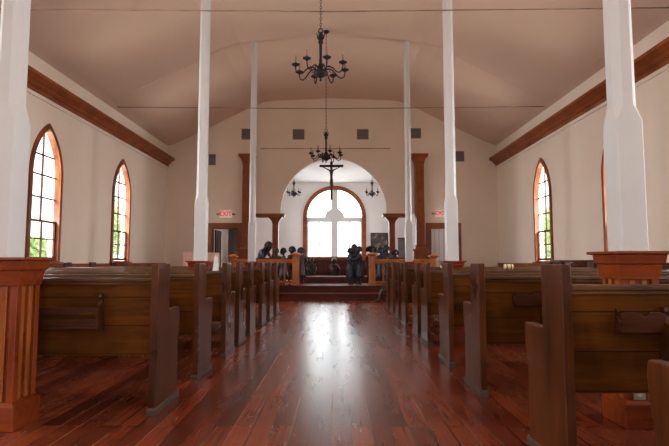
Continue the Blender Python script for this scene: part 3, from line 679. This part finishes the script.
def statue(name, loc, rz, label, pose, H=1.08, mat='bronze', hair='short', clothes='tunic', cloth_mat=None, head_turn=0, head_nod=0, lean=0, group='statues of children'):
    k = H / 1.10
    J = {'pelvis': (0, 0, .53), 'spine': (0, 0, .64), 'chest': (0, 0, .755), 'neck': (0, .005, .845), 'head': (0, -.01, .965)}
    for s, n in ((-1, 'r'), (1, 'l')):
        J['sh' + n] = (s * .112, .005, .80); J['el' + n] = (s * .15, .01, .645); J['wr' + n] = (s * .15, -.05, .505)
        J['hip' + n] = (s * .058, 0, .50); J['kn' + n] = (s * .066, -.01, .275); J['an' + n] = (s * .066, .012, .06); J['to' + n] = (s * .075, -.105, .028)
    sit = 0
    if pose == 'sit_floor':
        d = -.43
        for a in ('pelvis', 'spine', 'chest', 'neck', 'head', 'shl', 'shr', 'hipl', 'hipr'): x, y, z = J[a]; J[a] = (x, y, z + d)
        for s, n in ((-1, 'r'), (1, 'l')):
            J['hip' + n] = (s * .062, -.01, .10); J['kn' + n] = (s * .15, -.2, .27); J['an' + n] = (s * .09, -.33, .06); J['to' + n] = (s * .09, -.43, .028)
            J['el' + n] = (s * .17, -.06, .24); J['wr' + n] = (s * .11, -.19, .29)
    elif pose == 'sit_step':
        d = -.26
        for a in ('pelvis', 'spine', 'chest', 'neck', 'head', 'shl', 'shr', 'hipl', 'hipr'): x, y, z = J[a]; J[a] = (x, y, z + d)
        for s, n in ((-1, 'r'), (1, 'l')):
            J['hip' + n] = (s * .062, -.01, .265); J['kn' + n] = (s * .085, -.24, .30); J['an' + n] = (s * .08, -.30, .06); J['to' + n] = (s * .085, -.41, .028)
            J['el' + n] = (s * .17, -.04, .40); J['wr' + n] = (s * .10, -.18, .36)
    elif pose == 'hug':
        for s, n in ((-1, 'r'), (1, 'l')):
            J['el' + n] = (s * .17, -.12, .70); J['wr' + n] = (s * .06, -.22, .74)
    elif pose == 'pray':
        for s, n in ((-1, 'r'), (1, 'l')):
            J['el' + n] = (s * .16, -.04, .63); J['wr' + n] = (s * .035, -.15, .70)
    elif pose == 'bow':
        for s, n in ((-1, 'r'), (1, 'l')):
            J['sh' + n] = (s * .11, -.12, .77); J['el' + n] = (s * .14, -.2, .62); J['wr' + n] = (s * .06, -.28, .55)
        J['spine'] = (0, -.03, .64); J['chest'] = (0, -.1, .735); J['neck'] = (0, -.175, .80); J['head'] = (0, -.25, .885)
    elif pose == 'hip':
        J['ell'] = (.2, .03, .66); J['wrl'] = (.11, -.03, .54)
    def sc(p): return (p[0] * k, p[1] * k, p[2] * k)
    J = {a: sc(p) for a, p in J.items()}
    def P(a, r, asp=1): return J[a] + (r * k, asp)
    rad = {'pelvis': .082, 'spine': .074, 'chest': .086, 'neck': .036}
    V = [P('pelvis', .085, .85), P('spine', .074, .85), P('chest', .088, .8), P('neck', .034), J['head'] + (.045 * k,)]
    Ed = [(0, 1), (1, 2), (2, 3), (3, 4)]
    idx = {}
    for n in 'rl':
        b = len(V); V += [P('sh' + n, .042), P('el' + n, .029), P('wr' + n, .022)]; Ed += [(2, b), (b, b + 1), (b + 1, b + 2)]
        b = len(V); V += [P('hip' + n, .062), P('kn' + n, .044), P('an' + n, .027), P('to' + n, .024)]; Ed += [(0, b), (b, b + 1), (b + 1, b + 2), (b + 2, b + 3)]
    body = grow('body', V, Ed, 1)
    bm = bmesh.new(); bm.from_mesh(body)
    # heel, hands with five fingers
    mb = MB(); mb.bm.free(); mb.bm = bm
    for s, n in ((-1, 'r'), (1, 'l')):
        mb.ball(v3(J['an' + n]) + Vector((0, .018 * k, -.032 * k)), .027 * k, 2)
        wv, ev = v3(J['wr' + n]), v3(J['el' + n]); d = (wv - ev).normalized()
        side = Vector((1, 0, 0)); side = (side - d * side.dot(d))
        side = side.normalized() if side.length > .1 else Vector((0, 1, 0))
        nrm = d.cross(side).normalized()
        if nrm.y > 0: nrm = -nrm
        mb.tube([wv, wv + d * .03 * k, wv + d * .055 * k], [.018 * k, .023 * k, .02 * k], 8)
        for q, ln in ((-1.5, .036), (-.5, .044), (.5, .047), (1.5, .042)):
            b0 = wv + d * .045 * k + side * q * .0125 * k
            mb.tube([b0, b0 + (d * .5 * ln + nrm * .004) * k, b0 + (d * .9 * ln + nrm * .016) * k], [.0078 * k, .0072 * k, .0058 * k], 6)
        th = -s * side
        mb.tube([wv + d * .012 * k + th * .012 * k, wv + (d * .03 + th * .03 + nrm * .006) * k, wv + (d * .052 + th * .036 + nrm * .014) * k], [.010 * k, .009 * k, .007 * k], 6)
    # head with face
    hm = Matrix.Translation(v3(J['head'])) @ Matrix.Rotation(R(head_turn), 4, 'Z') @ Matrix.Rotation(R(head_nod), 4, 'X')
    g = bmesh.ops.create_icosphere(bm, subdivisions=3, radius=.092 * k)
    for v in g['verts']:
        c = v.co / k
        y = c.y * .98; x = c.x * .84; z = c.z * 1.1
        if z < 0: x *= 1 - .35 * (-z / .1) ** 1.2; y = y * (1 - .25 * (-z / .1)) - .010 * (-z / .1)
        v.co = hm @ (Vector((x, y, z)) * k)
    def feat(c, r, scl): 
        g = bmesh.ops.create_icosphere(bm, subdivisions=2, radius=r * k)
        for v in g['verts']: v.co = hm @ (Vector((v.co.x * scl[0], v.co.y * scl[1], v.co.z * scl[2])) + Vector(c) * k)
    feat((0, -.094, -.022), .014, (1, 1.1, .8)); feat((0, -.088, -.005), .009, (.8, 1, 2))
    feat((0, -.078, -.054), .015, (1.4, .8, .45)); feat((0, -.074, -.068), .014, (1.2, .8, .5)); feat((0, -.064, -.088), .02, (1, .8, .8))
    for s in (-1, 1):
        feat((s * .03, -.078, .016), .016, (1.2, .7, .35)); feat((s * .036, -.066, -.03), .022, (1, .7, .8)); feat((s * .078, .008, -.012), .02, (.4, .8, 1.2))
    bm.to_mesh(body); bm.free()
    body = remesh(body, .0085 * k); body.materials.clear(); body.materials.append(M[mat])
    for p in body.polygons: p.use_smooth = True
    root = empty(name, loc, rz); tag(root, label, 'statue', group)
    def part(nm, me, mt):
        me.name = nm; me.materials.clear(); me.materials.append(mt)
        for p in me.polygons: p.use_smooth = True
        o = bpy.data.objects.new(nm, me); COL.objects.link(o); o.parent = root
        return o
    tilt = Matrix.Rotation(R(lean), 4, 'X')
    part('body', body, M[mat])
    m = MB()
    for s in (-1, 1): m.ball((hm @ (Vector((s * .03, -.076, .001)) * k)), .0105 * k, 2)
    m.build('eyes', M['hair'], root, smooth=True)
    # hair or cap
    hb = bmesh.new(); g = bmesh.ops.create_icosphere(hb, subdivisions=3, radius=1)
    rx, ry, rz_ = {'short': (.086, .098, .105), 'afro': (.112, .118, .12), 'bushy': (.165, .13, .12), 'cap': (.092, .102, .108), 'long': (.094, .105, .11), 'bun': (.088, .1, .107), 'hat': (.09, .1, .108)}[hair]
    for v in g['verts']:
        c = v.co.copy(); q = 1 + .05 * noise.noise(c * 5) * (hair != 'cap')
        p = Vector((c.x * rx * q, c.y * ry * q + .008, c.z * rz_ * q))
        if p.y < -.02 and p.z < .045: p.y = -.02 - (p.y + .02) * -.25; p.z = max(p.z, .0)
        if p.z < -.045 and hair not in ('long',): p.z = -.045 - (p.z + .045) * -.1; p.y = max(p.y, .0)
        v.co = hm @ (p * k)
    if hair == 'bun':
        for c in ((-.06, .02, .1), (.06, .02, .1)):
            g = bmesh.ops.create_icosphere(hb, subdivisions=2, radius=.036 * k)
            for v in g['verts']: v.co = hm @ (v.co + Vector(c) * k)
    if hair == 'hat':
        g = bmesh.ops.create_cone(hb, segments=24, radius1=.17 * k, radius2=.165 * k, depth=.014 * k, cap_ends=True)
        for v in g['verts']: v.co = hm @ (v.co + Vector((0, 0, .06)) * k)
        g = bmesh.ops.create_cone(hb, segments=24, radius1=.1 * k, radius2=.085 * k, depth=.08 * k, cap_ends=True)
        for v in g['verts']: v.co = hm @ (v.co + Vector((0, 0, .1)) * k)
    if hair == 'long':
        for sx in (-1, 1):
            for i in range(3):
                g = bmesh.ops.create_icosphere(hb, subdivisions=2, radius=.03 * k)
                for v in g['verts']: v.co = hm @ (v.co + Vector((sx * .08, .02 + .01 * i, -.05 - .03 * i)) * k)
    me = bpy.data.meshes.new('hair'); hb.to_mesh(me); hb.free()
    part('cap' if hair == 'cap' else 'hat' if hair == 'hat' else 'hair', me, M['capcloth'] if hair == 'cap' else M['hair'])
    # clothes
    cm = M[cloth_mat or mat]
    if clothes in ('tunic', 'dress', 'shirt'):
        g = 1.16
        V = [P('pelvis', .098, .88), P('spine', .088, .88), P('chest', .099, .84), P('neck', .045)]
        V = [J['spine'] + (.089 * k, .88), J['pelvis'] + (.1 * k, .88), J['chest'] + (.1 * k, .85), tuple(v3(J['chest']).lerp(v3(J['neck']), .6)) + (.062 * k,)]
        E2 = [(0, 1), (0, 2), (2, 3)]
        for n in 'rl':
            b = len(V); V += [P('sh' + n, .052), tuple(v3(J['sh' + n]).lerp(v3(J['el' + n]), .85)) + (.042 * k,)]; E2 += [(2, b), (b, b + 1)]
        part('shirt', grow('shirt', V, E2, 1), cm)
    if clothes == 'dress' and not pose.startswith('sit'):
        m = MB(); x, y, z = J['pelvis']
        prof = [(.092 * k, .08 * k), (.10 * k, .02 * k), (.118 * k, -.1 * k), (.14 * k, -.24 * k), (.158 * k, -.34 * k), (.15 * k, -.345 * k), (.09 * k, -.1 * k)]
        sg = 28; rings = []
        for r_, zz in prof: rings.append([m.bm.verts.new((x + r_ * (1 + .06 * math.sin(7 * a) * (zz < 0)) * math.cos(a), y + r_ * .85 * (1 + .06 * math.sin(7 * a) * (zz < 0)) * math.sin(a), z + zz)) for a in [2 * math.pi * q / sg for q in range(sg)]])
        for A, B in zip(rings, rings[1:]):
            for q in range(sg): m.bm.faces.new((A[q], A[(q + 1) % sg], B[(q + 1) % sg], B[q]))
        m.bm.faces.new(rings[0]); m.bm.faces.new(rings[-1])
        m.build('skirt', cm, root, smooth=True)
    else:
        V = [P('pelvis', .098, .9)]; E2 = []
        for n in 'rl':
            b = len(V); V += [P('hip' + n, .073), P('kn' + n, .058), tuple(v3(J['kn' + n]).lerp(v3(J['an' + n]), .75)) + (.048 * k,)]; E2 += [(0, b), (b, b + 1), (b + 1, b + 2)]
        part('trousers', grow('trousers', V, E2, 1), cm)
    return root
Z1, Z2 = .36, .54
statue('child_statue', (-2.0, 13.95, Z1), R(60), 'tall dark statue of a girl bowing her head behind the left rail, by the column', 'bow', 1.33, 'bronze', 'long', 'dress', 'blueclay', head_turn=0, head_nod=25)
statue('child_statue', (-1.57, 14.12, Z1), R(20), 'brown statue of a child standing beside the bowing girl', 'pray', 1.06, 'clay', 'short', 'shirt', head_turn=-20, head_nod=10)
statue('child_statue', (-1.33, 13.85, Z1), R(-75), 'dark statue of a child in profile, hands raised, behind the rail', 'pray', 1.06, 'bronze', 'short', 'dress')
statue('child_statue', (-1.12, 14.22, Z1), R(-30), 'dark statue of a child with bushy hair just left of the rail post', 'stand', 1.10, 'bronze', 'afro', 'shirt', 'clay')
statue('child_statue', (-.90, 14.62, Z1), R(15), 'dark statue of a child with thick hair just right of the rail post', 'hip', 1.08, 'bronze', 'afro', 'dress', 'bronze')
statue('child_statue', (.53, 13.62, Z1), R(80), 'blue-black statue of a child hugging, left one of the huddle before the altar', 'hug', 1.05, 'blueclay', 'short', 'dress')
statue('child_statue', (.65, 13.88, Z1), R(0), 'blue-black statue of the tallest child at the back of the huddle', 'hug', 1.17, 'blueclay', 'short', 'dress')
statue('child_statue', (.77, 13.62, Z1), R(-80), 'blue-black statue of a child hugging, right one of the huddle before the altar', 'hug', 1.10, 'blueclay', 'short', 'dress')
statue('child_statue', (1.13, 14.0, Z1), R(10), 'dark statue of a child with wide bushy hair behind the right rail post', 'stand', 1.10, 'bronze', 'bushy', 'shirt', 'clay')
statue('child_statue', (1.44, 14.35, Z1), R(-15), 'dark statue of a child with rounded hair behind the right rail, second from its post', 'hip', 1.08, 'bronze', 'afro', 'dress', 'bronze')
statue('child_statue', (1.62, 14.6, Z1), R(5), 'dark statue of a child, tallest of the group behind the right rail', 'stand', 1.16, 'bronze', 'short', 'shirt', 'bronze')
statue('child_statue', (1.82, 14.05, Z1), R(-25), 'dark statue of a smaller child nearest the column behind the right rail', 'pray', 1.0, 'bronze', 'afro', 'dress', 'blueclay')
statue('child_statue', (-.68, 16.7, Z2), R(0), 'dark green-brown statue of a child seated on the altar floor, leftmost of three', 'sit_floor', 1.02, 'greenclay', 'short', 'shirt', group='seated statues by the altar')
statue('child_statue', (.07, 16.7, Z2), R(15), 'statue of a child in a pale cap seated below the altar window', 'sit_floor', 1.02, 'greenclay', 'cap', 'shirt', 'clay', group='seated statues by the altar')
statue('child_statue', (.66, 16.75, Z2), R(-10), 'brown statue of a child seated on the altar floor behind the huddle', 'sit_floor', 1.02, 'clay', 'short', 'shirt', group='seated statues by the altar')
statue('child_statue', (1.50, 12.3, 0), R(-90), 'grey-green statue of a boy seated low at the step, knees toward the aisle', 'sit_step', 1.1, 'greenclay', 'short', 'shirt')

# low block the seated boy sits on
o = MB().box(1.42, 1.84, 12.12, 12.48, 0, .165).build('low_stool', M['step'], bevel=.008); tag(o, 'low dark wood stool under the seated boy statue at the step', 'stool')


# crucifix hanging under the arch
root = empty('crucifix', (-.02, 16.42, 3.05)); tag(root, 'dark wooden crucifix hanging in the chancel arch', 'crucifix')
MB().box(-.04, .04, 0, .035, 0, 1.3).box(-.4, .4, 0, .035, 1.11, 1.19).build('cross', M['dark'], root, bevel=.006)
V = [(0, -.05, .66, .05), (0, -.06, .78, .045), (0, -.055, .93, .058, .8), (.01, -.07, 1.04, .022), (.02, -.085, 1.1, .042), (-.08, -.05, 1.0, .026), (-.2, -.045, 1.06, .019), (-.34, -.035, 1.13, .015), (.08, -.05, 1.0, .026), (.2, -.045, 1.06, .019), (.34, -.035, 1.13, .015), (-.03, -.06, .6, .036), (-.01, -.09, .42, .028), (-.01, -.04, .25, .018), (-.005, -.06, .2, .018), (.03, -.06, .6, .036), (.03, -.09, .42, .028), (.01, -.045, .25, .018), (.008, -.065, .2, .018)]
Ed = [(0, 1), (1, 2), (2, 3), (3, 4), (2, 5), (5, 6), (6, 7), (2, 8), (8, 9), (9, 10), (0, 11), (11, 12), (12, 13), (13, 14), (0, 15), (15, 16), (16, 17), (17, 18)]
me = grow('corpus', V, Ed, 2); me.name = 'corpus'; me.materials.append(M['clay'])
for p in me.polygons: p.use_smooth = True
q = bpy.data.objects.new('corpus', me); COL.objects.link(q); q.parent = root
V = [(0, -.05, .68, .058), (0, -.055, .6, .06), (.01, -.07, .52, .05)]
me = grow('loincloth', V, [(0, 1), (1, 2)], 2); me.materials.append(M['clay']); q = bpy.data.objects.new('loincloth', me); COL.objects.link(q); q.parent = root
MB().box(-.05, .05, -.012, 0, 1.22, 1.27).build('title_board', M['dark'], root)
MB().tube([(0, .017, 1.3), (0, .017, 1.4), (0, .3, 1.47)], .006, 6).build('hanging_wire', M['iron'], root)

# ------------------------------------------------------------------ small things
root = empty('stand', (-2.83, 12.75, 0)); root.location = (-3.42, 13.1, 0); tag(root, 'pale pink cloth-covered stand before the open doorway', 'stand')
m = MB()
for sx in (-.36, .36):
    for sy in (-.16, .16): MB().box(sx - .025, sx + .025, sy - .025, sy + .025, 0, 1.19).build('leg', M['rack'], root)
MB().prism([(-.4, 1.19), (.4, 1.19), (.4, 1.20), (-.4, 1.24)], -.2, .2, lambda u, v, t: (u, t, v)).build('top', M['rack'], root)
m = MB()
n = 20; rg = []
for zz, g in ((.86, 1.0), (1.0, .4), (1.16, .15)):
    ring_ = []
    for (x0, y0, x1, y1) in ((-.42, -.22, .42, -.22), (.42, -.22, .42, .22), (.42, .22, -.42, .22), (-.42, .22, -.42, -.22)):
        for i in range(n):
            t = i / n; w_ = .012 * g * math.sin(t * 30); x, y = x0 + (x1 - x0) * t, y0 + (y1 - y0) * t
            dx, dy = (0, w_) if y0 == y1 else (w_, 0); ring_.append((x + dx, y + dy, zz))
    rg.append(ring_)
rg.append([(x, y, 1.232 - .025 * (x + .42) + .02) for x, y, z in rg[-1]])
vs = [[m.bm.verts.new(p) for p in r_] for r_ in rg]
for A, B in zip(vs, vs[1:]):
    for i in range(len(A)): m.bm.faces.new((A[i], A[(i + 1) % len(A)], B[(i + 1) % len(B)], B[i]))
m.bm.faces.new(vs[-1])
m.build('cloth_cover', M['pink'], root, smooth=False)

root = empty('cabinet', (5.17, 10.6, 0)); tag(root, 'low dark wood cabinet with a grey top by the right wall', 'cabinet')
MB().box(-.34, .36, -.22, .22, 0, .98).build('body', M['wains'], root, bevel=.006)
MB().box(-.37, .38, -.25, .25, .98, 1.03).build('top', M['cap'], root, bevel=.006)
MB().box(-.31, 0, -.235, -.22, .08, .93).build('door', M['step'], root); MB().box(.01, .33, -.235, -.22, .08, .93).build('door', M['step'], root)

o = MB().prism([(-.032, 0), (-.012, .17), (.012, .17), (.032, 0)], -.028, .028, lambda u, v, t: (u, t, v)).build('folded_card', M['paper']); o.location = (-1.29, 5.925, .891); tag(o, 'small white folded card standing on a pew top left of the aisle', 'card')
m = MB(); m.lathe([(.02, -.06), (.034, -.055), (.036, .0), (.034, .055), (.02, .06)], seg=14); root = m.build('rolled_cloth', M['cream'], smooth=True); root.location = (2.45, 6.655, .931); root.rotation_euler = (0, R(90), 0); tag(root, 'small cream rolled cloth lying on a pew top right of the aisle', 'cloth roll')
for q in (-.03, .03): MB().lathe([(.0365, q - .008), (.038, q), (.0365, q + .008)], seg=14).build('stripe_band', M['stripe'], root, smooth=True)
o = MB().box(-.05, .05, -.03, .03, 0, .03).build('paper_stack', M['paper'], bevel=.002); o.location = (2.02, 8.685, .891); tag(o, 'small white paper stack on a pew top near the middle right column', 'paper')
for i, (x, y, mt, lab) in enumerate(((-1.38, 13.62, 'redcloth', 'red'), (-1.22, 13.66, 'paper', 'white'), (-1.11, 13.62, 'pink', 'pink'), (-1.50, 13.66, 'bluecloth', 'pale blue'))):
    m = MB(); m.ball((0, 0, .05), .06, 2, (1, .8, .8)).ball((.01, -.01, .11), .03, 2).tube([(0, 0, .09), (.0, 0, .105)], .018, 8)
    o = m.build('cloth_bundle', M[mt], smooth=True); o.location = (x, y, .36); tag(o, 'small %s knotted cloth bundle on the platform behind the left rail' % lab, 'bundle', 'cloth bundles')
